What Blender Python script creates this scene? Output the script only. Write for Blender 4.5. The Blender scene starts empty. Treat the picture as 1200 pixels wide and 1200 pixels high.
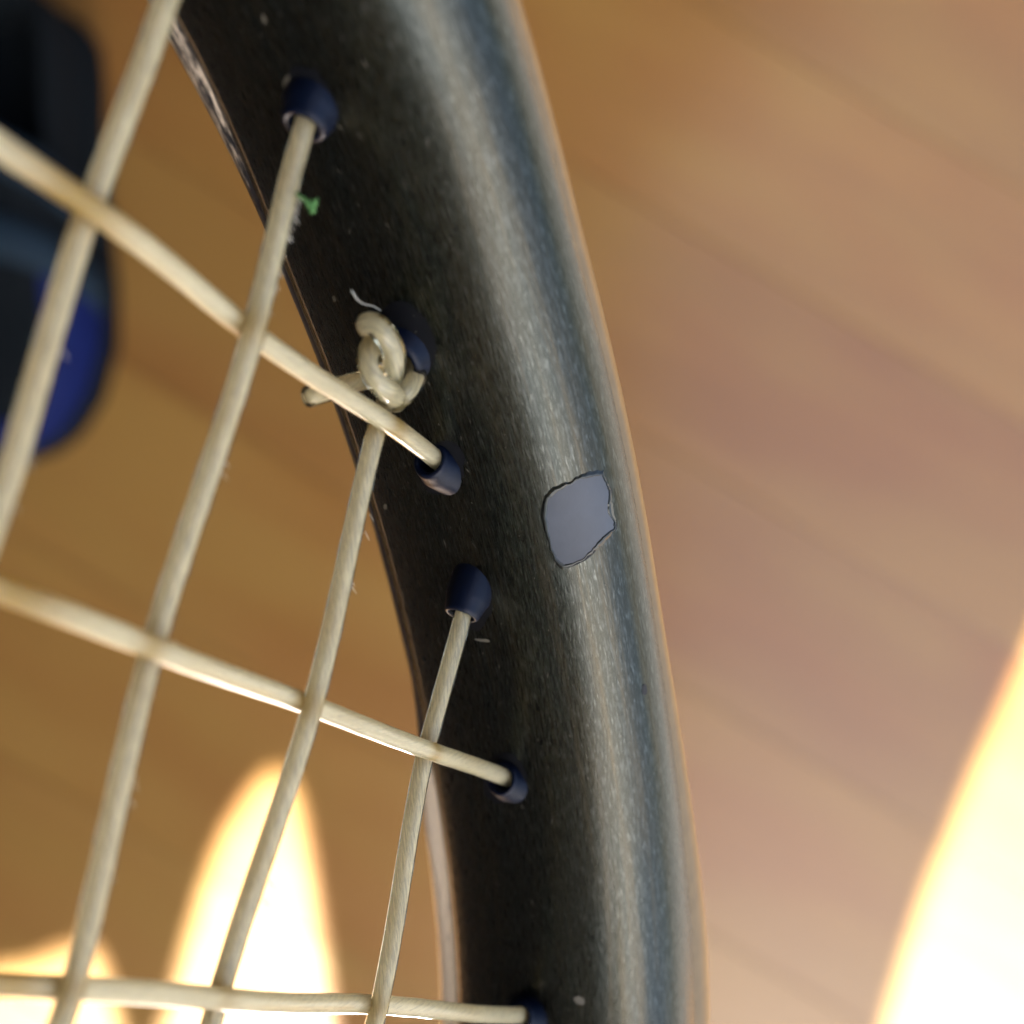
import bpy, bmesh, math, random
import numpy as np
from mathutils import Vector
from mathutils.bvhtree import BVHTree

random.seed(4)
rng = np.random.default_rng(4)
sc = bpy.context.scene
COL = sc.collection

# ------------------------------------------------------------------ camera
CAM_H = 0.80                       # phone held straight above the floor
cam_d = bpy.data.cameras.new('camera')
cam = bpy.data.objects.new('camera', cam_d)
COL.objects.link(cam)
cam.location = (0, 0, CAM_H)
cam.rotation_euler = (0, 0, 0)     # looks straight down, image top = +Y
cam_d.sensor_width = 36
cam_d.lens = 45
cam_d.clip_start = 0.002
cam_d.clip_end = 500
cam_d.dof.use_dof = True
cam_d.dof.focus_distance = 0.080
cam_d.dof.aperture_fstop = 24
sc.camera = cam

# ------------------------------------------------------------------ daylight
SUN_EL = math.radians(50)
SUN_AZ = math.radians(-3)           # from -Y, a little towards +X
S = Vector((math.sin(SUN_AZ) * math.cos(SUN_EL), -math.cos(SUN_AZ) * math.cos(SUN_EL), math.sin(SUN_EL)))
w = bpy.data.worlds.new('World')
sc.world = w
w.use_nodes = True
nt = w.node_tree
nt.nodes.clear()
o_ = nt.nodes.new('ShaderNodeOutputWorld')
b_ = nt.nodes.new('ShaderNodeBackground')
sk = nt.nodes.new('ShaderNodeTexSky')
sk.sky_type = 'NISHITA'
sk.sun_disc = False
sk.sun_elevation = SUN_EL
sk.sun_rotation = math.radians(180) - SUN_AZ
sk.air_density = 1.0
sk.dust_density = 3.6
b_.inputs['Strength'].default_value = 0.05
nt.links.new(sk.outputs[0], b_.inputs[0])
nt.links.new(b_.outputs[0], o_.inputs[0])
sd = bpy.data.lights.new('sun', 'SUN')
sd.energy = 5.0
sd.angle = math.radians(0.32)
sd.color = (1.0, 0.96, 0.91)
sun = bpy.data.objects.new('sun', sd)
COL.objects.link(sun)
sun.rotation_euler = (-S).to_track_quat('-Z', 'Y').to_euler()
sc.view_settings.view_transform = 'Standard'
sc.view_settings.look = 'None'
sc.view_settings.exposure = 3.68
sc.view_settings.gamma = 1
sc.cycles.max_bounces = 10
sc.cycles.transmission_bounces = 8
sc.cycles.caustics_reflective = False
sc.cycles.caustics_refractive = True

# ------------------------------------------------------------------ racket frame of reference (millimetres)
# u along the cross strings (away from the lens), v along the main strings, w along the racket's face normal
F = 1500.0
cU = np.array([875, 640, F]); cU /= np.linalg.norm(cU)
cV = np.array([-.27, 1, 0]); cV[2] = -(cV[:2] @ cU[:2]) / cU[2]; cV /= np.linalg.norm(cV)
cW = -np.cross(cU, cV)
P0 = 61 * np.array([-420 / F, 150 / F, 1])
RC = np.array([-50.58, 75.32])     # centre of the head's curve in (u, v)
RR = 114.3                        # radius of its inner wall

def W(u, v, w=0.0):
    P = P0 + u * cU + v * cV + w * cW
    return Vector((P[0] / 1000, -P[1] / 1000, CAM_H - P[2] / 1000))
def Wd(u, v, w):
    P = u * cU + v * cV + w * cW
    return Vector((P[0], -P[1], -P[2]))
ORI = W(RC[0], RC[1] , 0)
# measured points of the photograph carried onto the string plane
def UV(px, py, w=0.0):
    d = np.array([(px - 600) / F, (py - 600) / F, 1]); t = ((P0 + w * cW) @ cW) / (d @ cW)
    q = d * t - P0
    return float(q @ cU), float(q @ cV)
def floor_pt(px, py, z=0.0):
    h = CAM_H - z
    return ((px - 600) / F * h, -(py - 600) / F * h)

# ------------------------------------------------------------------ helpers
def tag(o, label=None, cat=None, group=None, kind=None):
    if label: o['label'] = label
    if cat: o['category'] = cat
    if group: o['group'] = group
    if kind: o['kind'] = kind
    return o
def empty(name, loc):
    o = bpy.data.objects.new(name, None); o.empty_display_size = .02
    o.location = loc; COL.objects.link(o); return o
def link_mesh(name, verts, faces, mat, parent=None, origin=None, smooth=True, uvs=None, attrs=None, mats=None, fmat=None):
    origin = Vector(origin) if origin is not None else Vector((0, 0, 0))
    me = bpy.data.meshes.new(name)
    me.from_pydata([tuple(Vector(v) - origin) for v in verts], [], faces)
    me.update()
    for m in (mats or [mat]): me.materials.append(m)
    if fmat is not None: me.polygons.foreach_set('material_index', fmat)
    if smooth: me.polygons.foreach_set('use_smooth', [True] * len(me.polygons))
    if uvs is not None:
        l = me.uv_layers.new(name='UVMap')
        for i, lp in enumerate(me.loops): l.data[i].uv = uvs[lp.vertex_index]
    for k, a in (attrs or {}).items():
        at = me.attributes.new(k, 'FLOAT', 'POINT'); at.data.foreach_set('value', a)
    o = bpy.data.objects.new(name, me)
    COL.objects.link(o)
    if parent is not None:
        o.parent = parent
        o.location = origin - parent.location
    else:
        o.location = origin
    return o
def smoothstep(a, b, x):
    t = np.clip((x - a) / (b - a), 0, 1); return t * t * (3 - 2 * t)
def catmull(pts, n=10):
    P = [Vector(p) for p in pts]; P = [2 * P[0] - P[1]] + P + [2 * P[-1] - P[-2]]
    out = []
    for i in range(1, len(P) - 2):
        for k in range(n):
            t = k / n
            out.append(.5 * ((2 * P[i]) + (P[i + 1] - P[i - 1]) * t + (2 * P[i - 1] - 5 * P[i] + 4 * P[i + 1] - P[i + 2]) * t * t + (-P[i - 1] + 3 * P[i] - 3 * P[i + 1] + P[i + 2]) * t ** 3))
    out.append(P[-2]); return out
def tube_data(path, rad, seg=14, cap=True, relief=None):
    """path: world points; rad: metres or list. Returns verts, faces, uv (mm along, turn)."""
    n = len(path); verts = []; uv = []; faces = []
    T = [(path[min(i + 1, n - 1)] - path[max(i - 1, 0)]).normalized() for i in range(n)]
    ref = Vector((0, 0, 1)) if abs(T[0].z) < .9 else Vector((1, 0, 0))
    N = (ref - T[0] * ref.dot(T[0])).normalized(); L = 0
    for i in range(n):
        if i: L += (path[i] - path[i - 1]).length
        N = (N - T[i] * N.dot(T[i])).normalized(); B = T[i].cross(N)
        r = rad[i] if hasattr(rad, '__len__') else rad
        for k in range(seg):
            a = 2 * math.pi * k / seg
            rr = r * (1 + (relief(L * 1000, a) if relief else 0))
            verts.append(path[i] + (N * math.cos(a) + B * math.sin(a)) * rr); uv.append((L * 1000, k / seg))
    for i in range(n - 1):
        for k in range(seg):
            k2 = (k + 1) % seg
            faces.append((i * seg + k, i * seg + k2, (i + 1) * seg + k2, (i + 1) * seg + k))
    if cap:
        faces.append(tuple(range(seg))[::-1]); faces.append(tuple((n - 1) * seg + k for k in range(seg)))
    return verts, faces, uv

# ------------------------------------------------------------------ materials
class NB:
    def __init__(s, name):
        s.m = bpy.data.materials.new(name); s.m.use_nodes = True; s.t = s.m.node_tree; s.t.nodes.clear()
        s.out = s.n('ShaderNodeOutputMaterial')
    def n(s, ty, **kw):
        x = s.t.nodes.new(ty)
        for k, v in kw.items():
            if k in x.inputs: s.set(x.inputs[k], v)
            else: setattr(x, k, v)
        return x
    def set(s, sock, v):
        if isinstance(v, bpy.types.NodeSocket): s.t.links.new(v, sock)
        else: sock.default_value = v
    def math(s, op, a, b=0.0, c=None):
        x = s.n('ShaderNodeMath', operation=op); s.set(x.inputs[0], a); s.set(x.inputs[1], b)
        if c is not None: s.set(x.inputs[2], c)
        return x.outputs[0]
    def mix(s, f, a, b):
        x = s.n('ShaderNodeMix', data_type='RGBA'); s.set(x.inputs[0], f); s.set(x.inputs[6], a); s.set(x.inputs[7], b); return x.outputs[2]
    def ramp(s, f, stops):
        x = s.n('ShaderNodeValToRGB'); s.set(x.inputs[0], f); e = x.color_ramp.elements
        while len(e) < len(stops): e.new(.5)
        for el, (p, c) in zip(e, stops): el.position = p; el.color = c if len(c) == 4 else (*c, 1)
        return x.outputs[0]
    def noise(s, vec, scale, detail=3, rough=.5):
        x = s.n('ShaderNodeTexNoise'); s.set(x.inputs['Vector'], vec); x.inputs['Scale'].default_value = scale
        x.inputs['Detail'].default_value = detail; x.inputs['Roughness'].default_value = rough; return x.outputs[0]
    def mapv(s, vec, sx, sy, sz=1.0, rot=0):
        x = s.n('ShaderNodeMapping'); s.set(x.inputs['Vector'], vec); x.inputs['Scale'].default_value = (sx, sy, sz); x.inputs['Rotation'].default_value = (0, 0, rot); return x.outputs[0]
    def uv(s): return s.n('ShaderNodeTexCoord').outputs['UV']
    def obj(s): return s.n('ShaderNodeTexCoord').outputs['Object']
    def bsdf(s, **kw): return s.n('ShaderNodeBsdfPrincipled', **kw)
    def bump(s, h, st, dist=.0001): return s.n('ShaderNodeBump', Height=h, Strength=st, Distance=dist).outputs[0]
    def done(s, sh): s.t.links.new(sh, s.out.inputs['Surface']); return s.m

def rgb(*c): return (*c, 1)

def mat_frame():
    b = NB('racket_paint'); uv = b.uv()
    streak = b.noise(b.mapv(uv, .9, 6.5), 1.0, 4, .6)
    flake = b.noise(b.mapv(uv, 1.1, 8.5), 1.0, 2, .7)
    fl = b.ramp(flake, [(.56, (0, 0, 0)), (.74, (1, 1, 1))])
    cloud = b.noise(b.mapv(uv, .06, .35), 1.0, 3, .55)
    base = b.mix(b.ramp(cloud, [(.35, (0, 0, 0)), (.7, (1, 1, 1))]), rgb(.010, .0142, .0115), rgb(.018, .0168, .009))
    base = b.mix(b.math('MULTIPLY', fl, .19), base, rgb(.31, .34, .315))
    base = b.mix(b.math('MULTIPLY', b.ramp(streak, [(.5, (0, 0, 0)), (.8, (1, 1, 1))]), .45), base, rgb(.095, .105, .10))
    lng = b.noise(b.mapv(uv, .035, 1.3), 1.0, 4, .65)
    base = b.mix(b.math('MULTIPLY', b.ramp(lng, [(.50, (0, 0, 0)), (.72, (1, 1, 1))]), .6), base, rgb(.042, .034, .018))
    scr = b.noise(b.mapv(uv, .5, 14., rot=.12), 1.0, 2, .6)
    base = b.mix(b.ramp(scr, [(.70, (0, 0, 0)), (.80, (.35, .35, .35))]), base, rgb(.25, .25, .22))
    rough = b.math('MULTIPLY_ADD', streak, .18, .19)
    p = b.bsdf(**{'Base Color': base, 'Metallic': .9, 'Roughness': rough, 'Coat Weight': .25, 'Coat Roughness': .22})
    b.set(p.inputs['Normal'], b.bump(flake, .3, .00005))
    return b.done(p.outputs[0])

def mat_simple(name, col, rough=.5, metal=0.0, coat=0.0, noise_scale=0, amp=.3, bump=0, spec=.5):
    b = NB(name)
    c = rgb(*col)
    p = b.bsdf(**{'Base Color': c, 'Roughness': rough, 'Metallic': metal, 'Specular IOR Level': spec, 'Coat Weight': coat, 'Coat Roughness': .15})
    if noise_scale:
        nz = b.noise(b.obj(), noise_scale, 4, .6)
        b.set(p.inputs['Base Color'], b.mix(nz, rgb(*[x * (1 - amp) for x in col]), rgb(*[min(1, x * (1 + amp)) for x in col])))
        if bump: b.set(p.inputs['Normal'], b.bump(nz, bump, .0002))
    return b.done(p.outputs[0])

def mat_core(name, rough, trans, contrast):
    b = NB(name); uv = b.uv()
    st = b.n('ShaderNodeAttribute', attribute_name='stain').outputs['Fac']
    x = b.n('ShaderNodeSeparateXYZ', Vector=uv)
    ph = b.math('ADD', b.math('MULTIPLY', x.outputs[1], 9 * 2 * math.pi), b.math('MULTIPLY', x.outputs[0], 7.5))
    tw = b.math('MULTIPLY_ADD', b.math('SINE', ph), .5, .5)
    nz = b.noise(b.mapv(uv, 1.3, 6.0), 1.0, 4, .7)
    fil = b.noise(b.mapv(b.n('ShaderNodeCombineXYZ', X=x.outputs[0], Y=b.math('MULTIPLY_ADD', x.outputs[0], .13, x.outputs[1])).outputs[0], .75, 22.), 1.0, 3, .7)
    f = b.math('MULTIPLY', b.math('MULTIPLY', b.math('MULTIPLY_ADD', tw, .5, .5), b.ramp(fil, [(.42, (0, 0, 0)), (.66, (1, 1, 1))])), contrast)
    f = b.math('MULTIPLY', f, b.math('MULTIPLY_ADD', b.noise(b.mapv(uv, 2.6, 14.), 1.0, 3, .7), 1.6, .2))
    col = b.mix(f, rgb(.96, .93, .83), rgb(.34, .35, .34))
    col = b.mix(b.math('MULTIPLY', st, .9), col, rgb(.52, .36, .06))
    d = b.bsdf(**{'Base Color': col, 'Roughness': rough, 'Specular IOR Level': .5})
    b.set(d.inputs['Normal'], b.bump(b.math('ADD', b.math('MULTIPLY', tw, .5), nz), .35, .00005))
    t = b.n('ShaderNodeBsdfTranslucent', Color=b.mix(b.math('MULTIPLY', st, .9), rgb(.98, .94, .82), rgb(.58, .38, .07)))
    m = b.n('ShaderNodeMixShader'); m.inputs[0].default_value = trans
    b.t.links.new(d.outputs[0], m.inputs[1]); b.t.links.new(t.outputs[0], m.inputs[2])
    return b.done(m.outputs[0])

def mat_sheath(name, tint, rough):
    b = NB(name); uv = b.uv()
    nz = b.noise(b.mapv(uv, .9, 7.0), 1.0, 4, .7)
    p = b.bsdf(**{'Base Color': rgb(*tint), 'Roughness': rough, 'IOR': 1.38, 'Transmission Weight': 1.0, 'Specular IOR Level': .5})
    b.set(p.inputs['Roughness'], b.math('MULTIPLY_ADD', nz, .16, rough))
    b.set(p.inputs['Normal'], b.bump(nz, .25, .00005))
    return b.done(p.outputs[0])

def mat_wood():
    b = NB('varnished_wood'); o = b.obj()
    rnd = b.n('ShaderNodeObjectInfo').outputs['Random']
    off = b.n('ShaderNodeVectorMath', operation='ADD'); b.set(off.inputs[0], o)
    cm = b.n('ShaderNodeCombineXYZ', X=b.math('MULTIPLY', rnd, 9.0), Y=b.math('MULTIPLY', rnd, 5.0)); b.set(off.inputs[1], cm.outputs[0])
    v = off.outputs[0]
    g = b.noise(b.mapv(v, 3.0, 26.0), 1.0, 5, .6)
    g2 = b.noise(b.mapv(v, 5.0, 160.0), 1.0, 3, .6)
    big = b.noise(b.mapv(v, 4.0, 9.0), 1.0, 2, .5)
    col = b.mix(g, rgb(.176, .073, .0140), rgb(.285, .134, .030))
    col = b.mix(b.math('MULTIPLY', b.ramp(big, [(.4, (0, 0, 0)), (.62, (1, 1, 1))]), .65), col, rgb(.268, .152, .033))
    col = b.mix(b.math('MULTIPLY', g2, .25), col, rgb(.17, .07, .02))
    h = b.n('ShaderNodeHueSaturation', Color=col, Value=b.math('MULTIPLY_ADD', rnd, .14, .93), Hue=b.math('MULTIPLY_ADD', rnd, .004, .499))
    p = b.bsdf(**{'Base Color': h.outputs[0], 'Roughness': b.math('MULTIPLY_ADD', g, .12, .27), 'Specular IOR Level': .5, 'Coat Weight': .6, 'Coat Roughness': .16, 'Coat IOR': 1.5})
    b.set(p.inputs['Normal'], b.bump(g2, .15, .0005))
    return b.done(p.outputs[0])

def mat_cloth(name, col, trans):
    b = NB(name); nz = b.noise(b.obj(), 900, 2, .5)
    c = b.mix(nz, rgb(*[x * .85 for x in col]), rgb(*col))
    d = b.n('ShaderNodeBsdfDiffuse', Color=c); t = b.n('ShaderNodeBsdfTranslucent', Color=c)
    m = b.n('ShaderNodeMixShader'); m.inputs[0].default_value = trans
    b.t.links.new(d.outputs[0], m.inputs[1]); b.t.links.new(t.outputs[0], m.inputs[2])
    return b.done(m.outputs[0])

M_FRAME = mat_frame()
M_STRING = mat_core('twisted_filament', .4, .55, 2.3)
M_CROSSCORE = mat_core('smooth_filament', .35, .55, .9)
M_SHEATH = mat_sheath('amber_sheath', (.99, .918, .655), .02)
M_CLEAR = mat_sheath('amber_sheath_polished', (.99, .92, .67), .0)
M_GROM = mat_simple('navy_nylon', (.0013, .0038, .0125), .42, 0, 0, 2500, .35, .1, .18)
M_BUMP = mat_simple('bumper_nylon', (.10, .068, .032), .45, 0, 0, 600, .4, .1, .3)
M_SEAM = mat_simple('worn_pinstripe', (.12, .075, .035), .5, 0, 0, 900, .6)
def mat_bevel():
    b = NB('worn_glint_edge'); uv = b.uv()
    wv = b.n('ShaderNodeAttribute', attribute_name='wear_glint').outputs['Fac']
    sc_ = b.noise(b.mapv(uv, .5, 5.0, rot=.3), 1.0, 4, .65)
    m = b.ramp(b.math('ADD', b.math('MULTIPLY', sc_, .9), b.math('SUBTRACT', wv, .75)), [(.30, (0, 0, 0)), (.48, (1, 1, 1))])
    c = b.mix(m, rgb(.012, .014, .018), b.mix(sc_, rgb(.70, .58, .46), rgb(.95, .82, .62)))  # pale mix carries both the scuffs and the painted glint
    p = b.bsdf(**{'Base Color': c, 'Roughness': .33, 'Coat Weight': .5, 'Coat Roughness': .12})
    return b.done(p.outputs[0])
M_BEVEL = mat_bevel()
M_CHIP = mat_simple('bare_grey_primer', (.036, .045, .060), .6, 0, 0, 420, .28, .25)
M_CHIPEDGE = mat_simple('chipped_paint_edge', (.004, .005, .008), .8)
M_HOLESHADE = mat_simple('painted_hole_shade', (.0015, .002, .0035), .55, 0, 0, 0, 0, 0, .2)
M_FRAMEPLAIN = mat_simple('racket_paint_edge', (.012, .016, .015), .3, .6, .3)
M_SPECK = mat_simple('pale_speck', (.085, .078, .058), .6)
M_LINT = mat_simple('green_fluff', (.07, .19, .045), .7)
M_WOOD = mat_wood()
M_SUB = mat_simple('subfloor', (.05, .03, .015), .8)
M_GROUND = mat_simple('paving', (.15, .148, .14), .9, 0, 0, 3, .2)
M_DARKBLOCK = mat_simple('dark_blocker', (.022, .017, .013), .8, 0, 0, 12, .25)
M_SUNBLOCK = mat_simple('grey_sun_blocker', (.045, .045, .045), .85, 0, 0, 300, .2)
M_NAVY = mat_simple('black_navy_knit', (.002, .0035, .0045), .9, 0, 0, 300, .4, 0, .12)
M_BLUE = mat_simple('royal_blue_rubber', (.0015, .006, .050), .7, 0, 0, 60, .2, 0, .12)
M_BAND = mat_simple('slate_blue_band', (.008, .017, .026), .85, 0, 0, 200, .2, 0, .15)

# ------------------------------------------------------------------ ground, floor, planks
def sheet(name, x0, x1, y0, y1, z, mat):
    o = link_mesh(name, [(x0, y0, z), (x1, y0, z), (x1, y1, z), (x0, y1, z)], [(0, 1, 2, 3)], mat, smooth=False)
    return tag(o, kind='structure')
sheet('ground', -150, 150, -150, 150, -.06, M_GROUND)
floor = sheet('floor', -1.9, 1.02, -1.9, 2.1, -.0135, M_SUB)

PW, PL = .125, 1.22
ang = math.radians(-30)
ex, ey = Vector((math.cos(ang), math.sin(ang), 0)), Vector((-math.sin(ang), math.cos(ang), 0))
def plank_mesh():
    bm = bmesh.new()
    bmesh.ops.create_cube(bm, size=1)
    for v in bm.verts: v.co = Vector((v.co.x * (PL - .0005), v.co.y * (PW - .0005), v.co.z * .012 - .006))
    bmesh.ops.bevel(bm, geom=[e for e in bm.edges if all(v.co.z > -.001 for v in e.verts)], offset=.0004, segments=2, affect='EDGES', profile=.5)
    me = bpy.data.meshes.new('plank'); bm.to_mesh(me); bm.free(); me.materials.append(M_WOOD); return me
pm = plank_mesh()
seam_pt = Vector((*floor_pt(1000, 110), 0))
v0 = seam_pt.dot(ey)
for r in range(-14, 15):
    y = v0 + (r + .5) * PW
    shift = ((r * .437) % 1.0 - .5) * .3
    for k in range(-2, 3):
        x = k * PL + shift
        p = ex * x + ey * y
        if not (-1.5 < p.x < .98 and -1.5 < p.y < 1.6): continue
        o = bpy.data.objects.new('plank', pm); COL.objects.link(o)
        o.parent = floor; o.location = p; o.rotation_euler = (0, 0, ang)

# added unseen walls, behind and on the left, to darken reflections and floor
def box(name, x0, x1, y0, y1, z0, z1, mat):
    v = [(x, y, z) for x in (x0, x1) for y in (y0, y1) for z in (z0, z1)]
    f = [(0, 1, 3, 2), (4, 6, 7, 5), (0, 4, 5, 1), (2, 3, 7, 6), (0, 2, 6, 4), (1, 5, 7, 3)]
    return link_mesh(name, v, f, mat, smooth=False)
blockers = empty('wall_blockers', (-.66, .80, 0))
tag(blockers, 'unseen dark walls added to darken the rim reflections and the wood floor', 'added walls')
for nm, bx in (('side_blocker', (-.62, -.50, -2.4, .95, -.05, 2.70)), ('end_blocker', (-.495, 1.0, .80, .92, -.05, 2.70))):
    o = box(nm, *bx, M_DARKBLOCK); o.parent = blockers; o.location = -blockers.location

# added unseen sheet, its front edge cut to shape the sun patches below
AZ = 2.76
def edge(px, py):
    x, y = floor_pt(px, py)
    t = AZ / S.z
    return (x + t * S.x, y + t * S.y)
edge_px = [(-800, 1190), (-400, 1180), (-200, 1165), (-60, 1150), (0, 1141), (35, 1136), (65, 1124), (95, 1116), (112, 1124), (124, 1160), (134, 1200), (150, 1245), (172, 1255), (188, 1222),
           (204, 1185), (222, 1112), (240, 1050), (256, 1003), (276, 962), (298, 930), (318, 910), (334, 916), (346, 945), (357, 1000), (368, 1075), (380, 1160), (392, 1260), (420, 1420), (480, 1570), (580, 1660), (720, 1640),
           (850, 1540), (950, 1400), (1020, 1260), (1052, 1165), (1078, 1080), (1108, 1000), (1140, 920), (1172, 845), (1204, 772), (1250, 670), (1310, 560), (1385, 430), (1425, 330), (1440, 200), (1445, -100), (1445, -700), (1445, -1150)]
hp = [(p.x, p.y) for p in catmull([Vector((*edge(*p), 0)) for p in edge_px], 4)]
ring = hp + [(hp[-1][0], .97), (-.80, .97), (-.80, hp[0][1])]
n = len(ring)
verts = [(x, y, AZ) for x, y in ring] + [(x, y, AZ + .03) for x, y in ring]
faces = [tuple(range(n))[::-1], tuple(range(n, 2 * n))] + [(k, (k + 1) % n, n + (k + 1) % n, n + k) for k in range(n)]
aw = empty('sun_blocker', (-.66, .80, AZ))
tag(aw, 'unseen grey sheet added over the wood floor, its edge cut to shape the sun patches', 'sun_blocker')
link_mesh('blocker_sheet', verts, faces, M_SUNBLOCK, aw, (-.66, .80, AZ), smooth=False)
for x in (-.62, .40):
    vv, ff, uu = tube_data([Vector((x, .95, AZ - .022)), Vector((x, -1.9, AZ - .022))], .018, 12)
    link_mesh('blocker_beam', vv, ff, M_DARKBLOCK, aw, (-.66, .80, AZ))

# ------------------------------------------------------------------ racket
racket = empty('tennis_racket', ORI)
tag(racket, 'black metallic tennis racket rim with natural gut strings held above the wood floor', 'tennis racket')

def rim_delta(th):                # the head flattens a little towards its side
    return .9 * smoothstep(math.radians(-58), math.radians(-67), th) * smoothstep(math.radians(-125), math.radians(-95), th) + .2 * smoothstep(math.radians(-44), math.radians(-30), th) - .2 * smoothstep(math.radians(60), math.radians(200), th)
A_, B_ = 5.0, 10.1
def a_of(th): return A_ + 2.1 * float(smoothstep(math.radians(-48), math.radians(-27), th) * (1 - smoothstep(math.radians(70), math.radians(200), th)))
def rim_pt(th, d, ww):
    r = RR + rim_delta(th) + d
    return RC[0] + r * math.cos(th), RC[1] + r * math.sin(th), ww
SEC = []
NT = 72
for k in range(NT + 1):
    t = 2 * math.pi * k / NT + math.pi
    e = 2.25
    cc, ss = math.cos(t), math.sin(t)
    d = A_ * (1 - math.copysign(abs(cc) ** (2 / e), cc)); ww = B_ * math.copysign(abs(ss) ** (2 / e), ss)
    SEC.append((d, ww))
def rim_angles(fine, coarse):
    a = -130.0; out = []
    while a < 230 - 1e-6:
        out.append(math.radians(a)); a += fine if -95 <= a < 0 else coarse
    return out
ANG = rim_angles(.4, 2.0)
def sweep(sec, closed, secf=None, angs=ANG):
    verts = []; uvs = []; faces = []; n = len(sec)
    per = [0.0]
    for i in range(1, n): per.append(per[-1] + math.dist(sec[i], sec[i - 1]))
    for i, th in enumerate(angs):
        for k, (d, ww) in enumerate(secf(th) if secf else sec):
            verts.append(W(*rim_pt(th, d, ww))); uvs.append((RR * (th + 3), per[k]))
    na = len(angs); rng_k = range(n) if closed else range(n - 1)
    for i in range(na):
        i2 = (i + 1) % na
        for k in rng_k:
            k2 = (k + 1) % n
            faces.append((i * n + k, i * n + k2, i2 * n + k2, i2 * n + k))
    return verts, faces, uvs
fv, ff_, fu = sweep(SEC, False, lambda th: [(d * a_of(th) / A_, w_) for d, w_ in SEC])
frame = link_mesh('frame', fv, ff_, M_FRAME, racket, ORI, uvs=fu)
BVH = BVHTree.FromPolygons([Vector(v) for v in fv], ff_)

CUR_A = A_
def sec_at(t):
    e = 2.25; cc, ss = math.cos(t), math.sin(t)
    return CUR_A * (1 - math.copysign(abs(cc) ** (2 / e), cc)), B_ * math.copysign(abs(ss) ** (2 / e), ss)
def sec_nrm(t):
    d1, w1 = sec_at(t - .02); d2, w2 = sec_at(t + .02)
    n = np.array([(w2 - w1), -(d2 - d1)]); n = n / np.linalg.norm(n)
    # outward of the section
    d, w_ = sec_at(t)
    if n @ np.array([d - CUR_A, w_]) < 0: n = -n
    return n
def shell(t0, t1, off, n=26, th=None):
    global CUR_A
    out = []; CUR_A = a_of(th) if th is not None else A_
    for k in range(n + 1):
        f = k / n; t = math.radians(t0 + (t1 - t0) * f)
        h = off * math.sin(math.pi / 2 * min(1, min(f, 1 - f) * n / 5)) if 0 < k < n else -.15
        nn = sec_nrm(t); d, w_ = sec_at(t)
        out.append((d + nn[0] * h, w_ + nn[1] * h))
    return out
# bumper strip that wraps the outside of the head
def bump_off(th): return .35 + .5 * float(smoothstep(math.radians(-47), math.radians(-29), th) * (1 - smoothstep(0, 1.5, th)))
bs = shell(90, 270, .55)
v_, f_, u_ = sweep(bs, False, lambda th: shell(90, 270, bump_off(th), 26, th))
bump_v = v_
link_mesh('bumper_strip', v_, f_, M_BUMP, racket, ORI, uvs=u_)
# scuffed rear bevel, its lower glint painted pale, and the thin pinstripe that borders it
def bevel_off(th): return .25 + .65 * float(smoothstep(math.radians(-60), math.radians(-67), th)) + 1.5 * float(smoothstep(math.radians(-44), math.radians(-36), th) * (1 - smoothstep(0, 1.5, th)))
def bevel_end(th): return -52 - 11 * float(smoothstep(math.radians(-46), math.radians(-38), th))
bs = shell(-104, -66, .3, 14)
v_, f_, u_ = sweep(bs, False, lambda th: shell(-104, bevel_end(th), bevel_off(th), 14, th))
wear_glint = [.30 + .34 * float(smoothstep(math.radians(-58), math.radians(-64), th)) + .55 * float(smoothstep(math.radians(-43), math.radians(-38), th)) for th in ANG for _ in range(15)]  # pale colour imitates the reflected sun patch low down; the rest is scuffs
link_mesh('rear_bevel', v_, f_, M_BEVEL, racket, ORI, uvs=u_, attrs={'wear_glint': wear_glint})
bs = shell(-46.5, -43.6, .05, 6)
v_, f_, u_ = sweep(bs, False, lambda th: shell(-46.5, -43.6, .05, 6, th))
link_mesh('pinstripe', v_, f_, M_SEAM, racket, ORI, uvs=u_)

def rim_v(u, lower=True):
    """v of the inner wall for a main string at u (upper or lower crossing)"""
    best = None
    for th in np.linspace(-math.pi, 0, 3601) if lower else np.linspace(0, math.pi, 3601):
        uu_, vv_, _ = rim_pt(th, 0, 0)
        if best is None or abs(uu_ - u) < best[0]: best = (abs(uu_ - u), vv_)
    return best[1]
def rim_u(v, right=True):
    best = None
    for th in np.linspace(-math.pi / 2, math.pi / 2, 3601) if right else np.linspace(math.pi / 2, 1.5 * math.pi, 3601):
        uu_, vv_, _ = rim_pt(th, 0, 0)
        if best is None or abs(vv_ - v) < best[0]: best = (abs(vv_ - v), uu_)
    return best[1]

mains = [25.3, 12.45, -.3, -11.4] + [-11.4 - 12.2 * k for k in range(1, 10)]
crosses = [-16.3, .35, 16.1] + [16.1 + 15.6 * k for k in range(1, 10)]
SR = .60
def over(i, j):                      # +1: the cross lies on the lens side at main i / cross j
    return 1 if (i + j) % 2 == 1 else -1
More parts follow.
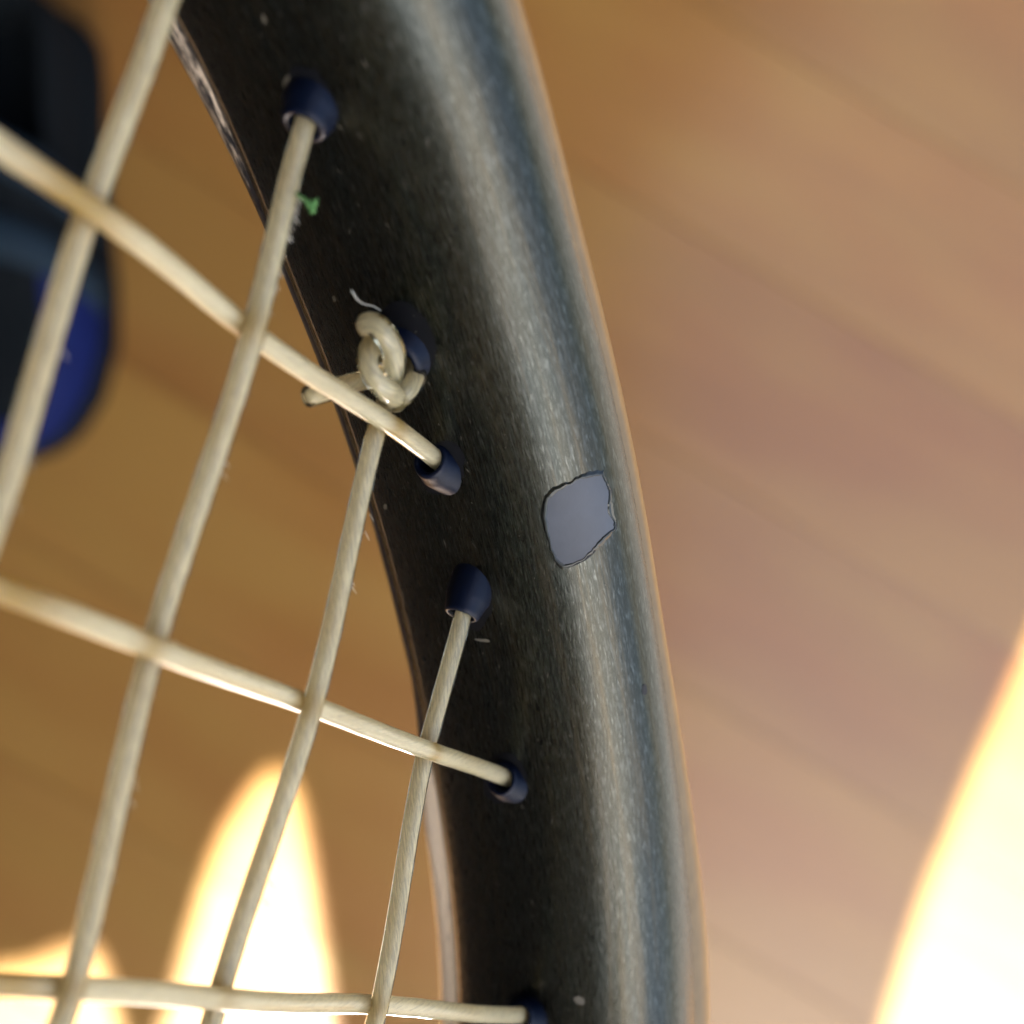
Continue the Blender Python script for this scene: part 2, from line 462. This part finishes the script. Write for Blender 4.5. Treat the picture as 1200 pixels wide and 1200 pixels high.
# photograph: cross 0 over main 3 (left), under main 2, over main 1; cross 1 over main 2 and 0
def weave(x, knots):
    """height of a string that passes the (position, sign) knots"""
    xs = [k[0] for k in knots]; ys = [k[1] for k in knots]
    if x <= xs[0]: return ys[0] * max(0, 1 - (xs[0] - x) / 8)
    if x >= xs[-1]: return ys[-1] * max(0, 1 - (x - xs[-1]) / 8)
    for a in range(len(xs) - 1):
        if xs[a] <= x <= xs[a + 1]:
            t = (x - xs[a]) / (xs[a + 1] - xs[a]); t = t * t * (3 - 2 * t)
            return ys[a] + (ys[a + 1] - ys[a]) * t
COURSE = {3: [(200, 0), (105, 240), (57, 400), (15, 550)], 2: [(357, 150), (345.7, 210), (292, 383), (253, 520), (206, 670), (180, 750), (143, 900), (111, 1050), (85, 1160)],
          1: [(450, 480), (432, 550), (399, 700), (367, 832), (321, 980), (272, 1130), (255, 1176)], 0: [(545, 728), (503, 878), (490, 930), (461, 1080), (440, 1178)]}
def course(i, v):
    if i not in COURSE: return mains[i]
    q = sorted((UV(*p)[1], UV(*p)[0]) for p in COURSE[i]); xs, ys = zip(*q)
    k = np.polyfit(xs, ys, 1); f = lambda x: float(np.polyval(k, x))
    if v > xs[-1]:                    # beyond the picture: ease back to the even spacing
        g = float(smoothstep(xs[-1], xs[-1] + 60, v)); return f(xs[-1]) * (1 - g) + mains[i] * g
    return f(max(v, xs[0] - 3))
HW = .44
def stain_of(L, spots, seed):
    r = .12 * max(0, math.sin(L * .7 + seed) * math.sin(L * .23 + seed * 2))
    for c, wd, am in spots: r = max(r, am * math.exp(-((L - c) / wd) ** 2))
    return min(1, r)
def make_string(name, pts, spots=(), seed=0, fine=True, rad=SR, cross=False, core=.64):
    if not fine:
        v, f, uv = tube_data(pts, rad / 1000, 8, True)
        return link_mesh(name, v, f, M_CROSSCORE if cross else M_STRING, racket, ORI, uvs=uv, attrs={'stain': [0] * len(v)})
    v, f, uv = tube_data(pts, rad / 1000, 18, True, lambda L, a: .010 * math.sin(3 * a + L * 2.1))
    o = link_mesh(name, v, f, M_CLEAR if cross else M_SHEATH, racket, ORI, uvs=uv)
    ph = (lambda L, a: .014 * math.sin(6 * a + L * 4.2)) if not cross else (lambda L, a: .02 * math.sin(4 * a + L * 1.5))
    v, f, uv = tube_data(pts, rad * core / 1000, 24, True, ph)
    k = .03 / 1000                    # the core stops just inside the sheath's cut ends
    d0 = (pts[1] - pts[0]).normalized() * k; d1 = (pts[-2] - pts[-1]).normalized() * k
    v = [p + d0 for p in v[:24]] + v[24:-24] + [p + d1 for p in v[-24:]]
    at = [stain_of(u_[0], spots, seed) for u_ in uv]
    c = link_mesh('core', v, f, M_CROSSCORE if cross else M_STRING, racket, ORI, uvs=uv, attrs={'stain': at})
    c.parent = o; c.location = (0, 0, 0)
    return o

main_objs = []
for i, u in enumerate(mains):
    vt, vb = rim_v(u, True), rim_v(u, False)
    ks = []
    for j, v in enumerate(crosses):
        if vt - 1 < v < vb: ks.append((v, -over(i, j) * HW))
    ks.sort()
    start, end = vt - 3.0, vb + 3.0
    if i == 1: start = vt + 2.2      # ends in the knot
    step = .35 if i < 4 else 1.2
    vs = np.arange(start, min(end, 40), step).tolist() + np.arange(40, end, 2.0).tolist() if i < 4 else np.arange(start, end, step).tolist()
    pts = [W(course(i, v), v, weave(v, ks)) for v in vs]
    if i == 1:
        kn = catmull([W(*UV(470, 404, .3), .1), W(*UV(466, 425, .6), .5), W(*UV(459, 447, .7), .7), pts[0]], 8)
        start -= sum((kn[k + 1] - kn[k]).length for k in range(len(kn) - 1)) * 1000
        pts = kn[:-1] + pts
    spots = [(v - start, .9, .5) for v in crosses[:3]]
    main_objs.append(make_string('main_string', pts, spots, i * 1.7, i < 4))
for j, v in enumerate(crosses):
    uR, uL = rim_u(v, True), rim_u(v, False)
    ks = [(u, over(i, j) * HW) for i, u in enumerate(mains) if uL < u < uR + 1]; ks.sort()
    if j < 3:
        us = np.arange(uL - 3, -24, 2.0).tolist() + np.arange(-24, uR + 3.0, .35).tolist()
    else: us = np.arange(uL - 3, uR + 3, 1.2).tolist()
    pts = [W(u, v + .08 * math.sin(u * .3 + j), weave(u, ks)) for u in us]
    L0 = us[0]
    spots = [(-12.4 - L0, 2.6, 1.0), (-.3 - L0, 1.0, .8), (12.45 - L0, .8, .8), (25.3 - L0, .7, .7)]
    if j == 1: spots = [(-8.0 - L0, 2.6, 1.0), (-.3 - L0, .9, .8), (12.45 - L0, .8, .8), (25.3 - L0, .6, .7)]
    if j == 2: spots = [(-1.2 - L0, 2.2, .95), (2.1 - L0, 1.0, .6), (12.45 - L0, .9, .45), (26.5 - L0, .8, .3)]
    make_string('cross_string', pts, spots, 3 + j * 2.1, j < 3, SR, True, .70)

# grommets: collared sleeves the strings leave the rim through
def lathe_open(base, axis, prof, seg=28):
    axis = axis.normalized(); ref = Vector((0, 0, 1)) if abs(axis.z) < .9 else Vector((1, 0, 0))
    X = (ref - axis * ref.dot(axis)).normalized(); Y = axis.cross(X)
    verts = []; faces = []; n = len(prof)
    for k in range(seg):
        a = 2 * math.pi * k / seg
        for (r, h) in prof: verts.append(base + (X * math.cos(a) + Y * math.sin(a)) * r / 1000 + axis * h / 1000)
    for k in range(seg):
        k2 = (k + 1) % seg
        for i in range(n - 1): faces.append((k * n + i, k2 * n + i, k2 * n + i + 1, k * n + i + 1))
    return verts, faces
def grommet(u, v, du, dv, ro=1.36, ri=.80, h=1.05, dw=0.0):
    base = W(u, v, dw); ax = Wd(du, dv, 0)
    prof = [(ro * 1.22, -3.2), (ro * 1.2, h - 1.25), (ro * 1.12, h - 1.0), (ro, h - .5), (ro * .97, h - .3), (ro * .90, h - .08), (ro * .80, h), (ri + .10, h - .05), (ri, h - .22), (ri, -2.6), (.02, -2.6)]
    v_, f_ = lathe_open(base, ax, prof)
    link_mesh('grommet', v_, f_, M_GROM, racket, ORI)
for i, u in enumerate(mains):
    if i == 1:
        gu, gv = UV(478, 395)
        grommet(gu, rim_v(gu), -.55, 1.0, 1.75, 1.15, .9)
    else: grommet(course(i, rim_v(u) + 1), rim_v(u) + (-.35 if i == 2 else .7 if i == 0 else 0), -.14, 1.0, 1.36 if i else 1.25)
    grommet(u, rim_v(u, False), 0, -1)
for j, v in enumerate(crosses):
    if v < 160:
        grommet(rim_u(v) - (.7 if j == 2 else 0), v, -1, .10, 1.30)
        grommet(rim_u(v, False), v, 1, 0)

# the tied-off knot: wraps of the same string round the third main, with a short tail
def kp(px, py, w_): 
    u, v = UV(px, py, w_); return W(u, v, w_)
knot_paths = {
    'front_wrap': [(446, 398, -.9), (434, 387, -.2), (431, 380, .7), (440, 381, 1.4), (451, 392, 1.9), (460, 408, 1.9), (462, 424, 1.6), (458, 438, .9), (450, 449, -.2)],
    'left_wrap': [(450, 392, -.5), (439, 401, .2), (433, 414, .7), (433, 429, 1.0), (440, 443, 1.3), (449, 453, 1.5), (458, 461, 1.3), (464, 467, .7), (464, 471, -.2)],
    'right_wrap': [(474, 404, -.7), (482, 415, .1), (486, 428, .7), (486, 442, 1.0), (480, 455, 1.1), (471, 463, 1.0), (463, 463, .3), (455, 461, -.6)],
    'tail': [(478, 436, -.9), (458, 441, -.9), (436, 444, -1.0), (412, 449, -1.2), (390, 456, -1.45), (371, 462, -1.6), (361, 465, -1.7)],
}
knot = None
for nm, pl in knot_paths.items():
    pts = catmull([kp(*p) for p in pl], 9)
    o = make_string('knot' if nm != 'tail' else 'string_tail', pts, [(2, 1.5, .35)], len(nm), True, .68 if nm != 'tail' else .62, False, .52)
    if nm == 'front_wrap': knot = o
    elif nm != 'tail':
        o.name = 'wrap'; o.parent = knot; o.location = (0, 0, 0)

# paint chip: bare grey primer with a dark broken edge, lying on the rim's front shoulder
def on_rim(x, y):
    o0 = Vector((0, 0, CAM_H)); d = Vector(((x - 600) / F, -(y - 600) / F, -1)).normalized()
    hit, nr, _, _ = BVH.ray_cast(o0, d)
    if hit is None: hit, nr, _, _ = BVH.find_nearest(o0 + d * .1)
    return hit, (-nr if nr.dot(d) > 0 else nr)
def lip_ring(name, poly, rows, mat):
    n = len(poly); cx_ = sum(p[0] for p in poly) / n; cy_ = sum(p[1] for p in poly) / n
    vv, ff2 = [], []
    r = random.Random(5); jit = [1 + .35 * math.sin(k * .37) + r.uniform(-.12, .12) for k in range(n)]
    for (outw, off) in rows:
        for k, (x, y) in enumerate(poly):
            l = math.hypot(x - cx_, y - cy_); q = 1 + outw * jit[k] / l
            h, nr = on_rim(cx_ + (x - cx_) * q, cy_ + (y - cy_) * q); vv.append(h + nr * off)
    for j in range(len(rows) - 1):
        for k in range(n): ff2.append((j * n + k, j * n + (k + 1) % n, (j + 1) * n + (k + 1) % n, (j + 1) * n + k))
    return link_mesh(name, vv, ff2, mat, racket, ORI, smooth=False)
def surf_patch(name, poly, off, mat, sub=3):
    bm = bmesh.new()
    vs = [bm.verts.new((x, y, 0)) for x, y in poly]
    es = [bm.edges.new((vs[i], vs[(i + 1) % len(vs)])) for i in range(len(vs))]
    bmesh.ops.triangle_fill(bm, edges=es, use_beauty=True)
    bmesh.ops.subdivide_edges(bm, edges=bm.edges[:], cuts=sub, use_grid_fill=True)
    bmesh.ops.triangulate(bm, faces=bm.faces[:])
    o0 = Vector((0, 0, CAM_H)); vv = []
    for v in bm.verts:
        d = Vector(((v.co.x - 600) / F, -(v.co.y - 600) / F, -1)).normalized()
        hit, nr, _, _ = BVH.ray_cast(o0, d)
        if hit is None: hit, nr, _, _ = BVH.find_nearest(o0 + d * .1)
        if nr.dot(d) > 0: nr = -nr
        vv.append(hit + nr * off)
    ff2 = [tuple(v.index for v in f.verts) for f in bm.faces]
    bm.verts.index_update(); ff2 = [tuple(v.index for v in f.verts) for f in bm.faces]
    bm.free()
    return link_mesh(name, vv, ff2, mat, racket, ORI)
def rough_poly(pl, amp, n=4, seed=0):
    r = random.Random(seed); out = []
    for i in range(len(pl)):
        a, b = pl[i], pl[(i + 1) % len(pl)]
        for k in range(n):
            t = k / n; out.append((a[0] + (b[0] - a[0]) * t + r.uniform(-amp, amp), a[1] + (b[1] - a[1]) * t + r.uniform(-amp, amp)))
    return out
def blob(cx, cy, rx, ry, rot, seed, n=12):
    r = random.Random(seed); out = []; lo = .75 if n < 20 else .94
    for k in range(n):
        a = 2 * math.pi * k / n; q = r.uniform(lo, 1.15 if n < 20 else 1.06)
        x, y = rx * q * math.cos(a), ry * q * math.sin(a)
        out.append((cx + x * math.cos(rot) - y * math.sin(rot), cy + x * math.sin(rot) + y * math.cos(rot)))
    return out
chip = [(641, 586), (650, 577), (660, 571), (669, 567), (678, 561), (690, 558), (705, 556), (709, 565), (713, 575), (712, 590), (713, 602), (719, 612), (719, 619), (711, 625), (702, 634), (693, 645), (683, 654), (671, 660), (661, 662), (653, 655), (647, 643), (643, 625), (640, 606)]
cxm, cym = 680, 610
rimp = [(639, 584), (648, 575.5), (659, 569.5), (668, 565.5), (677, 559.8), (690, 556.5), (706, 552), (711, 564), (717, 575), (715.5, 590), (717, 601), (722, 611), (723, 619), (713, 628), (705, 637), (696, 648), (685, 657), (672, 663.5), (660, 666), (650, 657.5), (645, 644), (640, 626), (638, 606)]
surf_patch('chip_edge', rough_poly(rimp, .5, 3, 1), .00003, M_CHIPEDGE)
chip_poly = rough_poly(chip, .6, 4, 2)
surf_patch('paint_chip', chip_poly, .00006, M_CHIP)
lip_ring('chip_lip', chip_poly, [(-.8, .00005), (.5, .00011), (1.8, .00011), (4.5, .00001)], M_FRAMEPLAIN)
# flat dark patches painting the shade in the drilled holes round the grommets
for (x, y, rx, ry, ro) in ((364, 122, 28, 47, -.30), (476, 396, 31, 46, -.45), (518, 547, 26, 32, .3), (551, 702, 25, 37, -.2), (591, 912, 26, 30, .2), (613, 1190, 27, 28, 0)):
    surf_patch('hole_shade', blob(x, y, rx, ry, ro, int(x), 22), .00003, M_HOLESHADE, 1)
for k, (x, y, rx, ry, ro) in enumerate([(679, 1172, 7, 5, .5), (566, 750, 10, 2, .1), (310, 22, 2, 6, -.4), (392, 350, 2, 4, -.3), (336, 95, 3, 9, .5), (755, 808, 3, 6, 0), (452, 594, 2, 4, 0)]):
    if (x, y) == (755, 808): surf_patch('paint_pit', blob(x, y, rx, ry, ro, k), .00004, M_CHIPEDGE, 1)
    else: surf_patch('paint_speck', blob(x, y, rx, ry, ro, k), .00004, M_SPECK, 1)

# fine dust and short hairline nicks scattered on the inner wall
dv, df = [], []
rd = random.Random(21)
GTH = [math.radians(a) for a in (-65, -57, -53.4, -48, -41.4, -31.5)]
for k in range(230):
    if k % 3: th = math.radians(rd.uniform(-72, -28)); t = math.radians(rd.uniform(-58, 60))
    else: th = rd.choice(GTH) + math.radians(rd.gauss(0, 1.6)); t = math.radians(rd.gauss(0, 16))
    L = rd.choice([.05, .07, .09, .12, .2, .34]) * rd.uniform(.7, 1.2); wd = rd.uniform(.018, .04); sk_ = rd.gauss(0, .35)
    CUR_A = a_of(th); pr_ = RR
    q = []
    for (a_, c_) in ((-L, 0), (0, -wd), (L, 0), (0, wd)):
        dt = (a_ * math.sin(sk_) + c_ * math.cos(sk_)) / 9.0; dth = (a_ * math.cos(sk_) - c_ * math.sin(sk_)) / pr_
        d_, w_ = sec_at(t + dt); nn = sec_nrm(t + dt)
        q.append(W(*rim_pt(th + dth, d_ + nn[0] * .02, w_ + nn[1] * .02)))
    o = len(dv); dv += q; df.append((o, o + 1, o + 2, o + 3))
tag(link_mesh('dust', dv, df, M_SPECK, racket, ORI, smooth=False), kind='stuff')

# frayed filaments standing off the strings
def fray(obj_i, n, vr, ur, r=.022, seed=1, axis='v'):
    rr = random.Random(seed); V_, F_, U_ = [], [], []
    for _ in range(n):
        u = mains[obj_i] if axis == 'v' else None
        v = rr.uniform(*vr); a = rr.uniform(-.6, .9)
        u = course(obj_i, v); base = np.array([u + SR * .95 * math.cos(a), v, SR * .95 * math.sin(a) + .0])
        L = rr.uniform(.25, .55)
        dirv = np.array([math.cos(a) * rr.uniform(.5, 1.0), rr.uniform(.5, .9), math.sin(a) * .8])
        pts = [W(*(base + dirv * L * t + np.array([.12, 0, 0]) * L * t * t)) for t in (0, .35, .7, 1)]
        v_, f_, u_ = tube_data(pts, [r / 1000, r / 1000, r * .7 / 1000, r * .3 / 1000], 5)
        o = len(V_); V_ += v_; F_ += [tuple(i + o for i in f) for f in f_]; U_ += u_
    ob = link_mesh('frayed_fibre', V_, F_, M_STRING, main_objs[obj_i], main_objs[obj_i].location + racket.location, uvs=U_, attrs={'stain': [0] * len(V_)})
    ob.location = (0, 0, 0)
    me = ob.data; me.transform(__import__('mathutils').Matrix.Translation(main_objs[obj_i].location + racket.location - ORI))
    tag(ob, kind='stuff')
fray(2, 60, (-24, -16.8), None, .036, 1)
fray(2, 14, (-14, 14), None, .022, 2)
fray(1, 14, (-12, 20), None, .022, 3)
fray(3, 8, (-12, 10), None, .022, 4)
hv, hf, hu = tube_data(catmull([kp(412, 340, .6), kp(418, 350, .5), kp(426, 356, .4), kp(438, 359, .3), kp(446, 364, .1)], 6), .000045, 6)
hair = link_mesh('loose_fibre', hv, hf, M_STRING, racket, ORI, uvs=hu, attrs={'stain': [0] * len(hv)})

# green lint caught on the string
lv, lf = [], []
rl = random.Random(9)
def add_l(pts, r):
    v_, f_, _ = tube_data(catmull([kp(*p) for p in pts], 5), r, 6)
    o = len(lv); lv.extend(v_); lf.extend([tuple(i + o for i in f) for f in f_])
add_l([(346, 226, .5), (356, 234, .9), (364, 241, 1.1), (369, 248, 1.1)], .00009)
for _ in range(16):
    x, y = 365 + rl.uniform(-5, 6), 241 + rl.uniform(-6, 7)
    add_l([(x, y, 1.0), (x + rl.uniform(-5, 5), y + rl.uniform(-4, 4), 1.2), (x + rl.uniform(-6, 6), y + rl.uniform(-6, 6), 1.0)], .00005)
lo = kp(364, 241, 1.0)
tag(link_mesh('lint', lv, lf, M_LINT, None, lo), 'tiny tuft of green lint caught on the string beside the frame', 'lint')

# ------------------------------------------------------------------ sneaker on the floor
SX, SY0, SY1 = -.302, .034, .304     # centre line, toe, heel
shoe = empty('sneaker', (SX, (SY0 + SY1) / 2, 0))
tag(shoe, 'dark navy sneaker with royal blue toe and slate bands on the wood floor', 'sneaker')
so = shoe.location.copy()
def outline(f):                       # half width along the sole, f=0 toe .. 1 heel
    pts = [(0, .0), (.02, .018), (.06, .031), (.14, .043), (.26, .050), (.4, .0485), (.55, .043), (.7, .041), (.85, .043), (.93, .042), (.98, .034), (1, .0)]
    xs, ys = zip(*pts); return float(np.interp(f, xs, ys))
def upper_h(f):
    xs, ys = zip(*[(0, .024), (.06, .040), (.15, .050), (.3, .060), (.45, .075), (.6, .090), (.75, .098), (.9, .102), (1, .098)]); return float(np.interp(f, xs, ys))
FS = np.unique(np.r_[np.linspace(0, .12, 10), np.linspace(.12, .9, 30), np.linspace(.9, 1, 10)])
def loft(f0, f1, grow, z0, lift, full=True, a0=0, a1=math.pi, n=20, collar=False):
    fs = [f for f in FS if f0 <= f <= f1]; fs = sorted(set([f0] + fs + [f1])); V = []; Fc = []
    for f in fs:
        hw = outline(f) * grow + 1e-5; h = upper_h(f) + lift
        y = SY0 + (SY1 - SY0) * f
        for k in range(n + 1):
            a = a0 + (a1 - a0) * k / n
            x = hw * math.copysign(abs(math.cos(a)) ** .75, math.cos(a)); z = z0 + (h - z0) * abs(math.sin(a)) ** .8
            if collar and f > .62:       # ankle opening sinks in
                g = smoothstep(.62, .70, f) * (1 - smoothstep(.92, .96, f)) * smoothstep(.72, .55, abs(math.cos(a)) if True else 0)
                z -= .055 * float(g)
            V.append((SX + x + .006 * math.sin(f * 3), y, z))
    for i in range(len(fs) - 1):
        for k in range(n):
            a = i * (n + 1) + k; Fc.append((a, a + 1, a + n + 2, a + n + 1))
    return V, Fc
V, Fc = loft(0, 1, .96, .018, 0, collar=True, n=32)
link_mesh('upper', V, Fc, M_NAVY, shoe, so)
V, Fc = loft(0, .40, 1.0, .016, .0022, a0=0, a1=math.pi * .36)
V2, Fc2 = loft(0, .07, 1.0, .016, .0022, a0=math.pi * .37, a1=math.pi)
Fc += [tuple(i + len(V) for i in f) for f in Fc2]; V += V2
link_mesh('toe_cap', V, Fc, M_BLUE, shoe, so)
# sole
fs = np.linspace(0, 1, 60); V = []; Fc = []
ring = [(SX + outline(f) * 1.07 + .006 * math.sin(f * 3), SY0 - .003 + (SY1 - SY0 + .006) * f) for f in fs] + [(SX - outline(f) * 1.07 + .006 * math.sin(f * 3), SY0 - .003 + (SY1 - SY0 + .006) * f) for f in fs[::-1]][1:-1]
for z in (0.0005, .004, .022, .026):
    sh = .985 if z in (.0005, .026) else 1
    V += [(SX + (x - SX) * sh, y, z) for x, y in ring]
n = len(ring)
for l in range(3):
    for k in range(n): Fc.append((l * n + k, l * n + (k + 1) % n, (l + 1) * n + (k + 1) % n, (l + 1) * n + k))
Fc.append(tuple(3 * n + k for k in range(n))); Fc.append(tuple(range(n))[::-1])
link_mesh('sole', V, Fc, M_NAVY, shoe, so)
# two slate bands that cross the instep on a slant
for fa, fb in ((.74, .52), (.55, .36)):
    V = []; Fc = []; n = 24; wd = .024
    for k in range(n + 1):
        a = math.pi * (.04 + .92 * k / n)
        for s_ in (-1, 1):
            f = fa + (fb - fa) * (1 - k / n) + s_ * wd / 2 / (SY1 - SY0)
            hw = outline(f) * .96 + .0025; h = upper_h(f) + .003
            x = hw * math.copysign(abs(math.cos(a)) ** .75, math.cos(a)); z = .018 + (h - .018) * abs(math.sin(a)) ** .8
            V.append((SX + x + .006 * math.sin(f * 3), SY0 + (SY1 - SY0) * f, z))
    for k in range(n): Fc.append((2 * k, 2 * k + 1, 2 * k + 3, 2 * k + 2))
    o = link_mesh('instep_band', V, Fc, M_BAND, shoe, so)
    md = o.modifiers.new('thick', 'SOLIDIFY'); md.thickness = .002; md.offset = 1
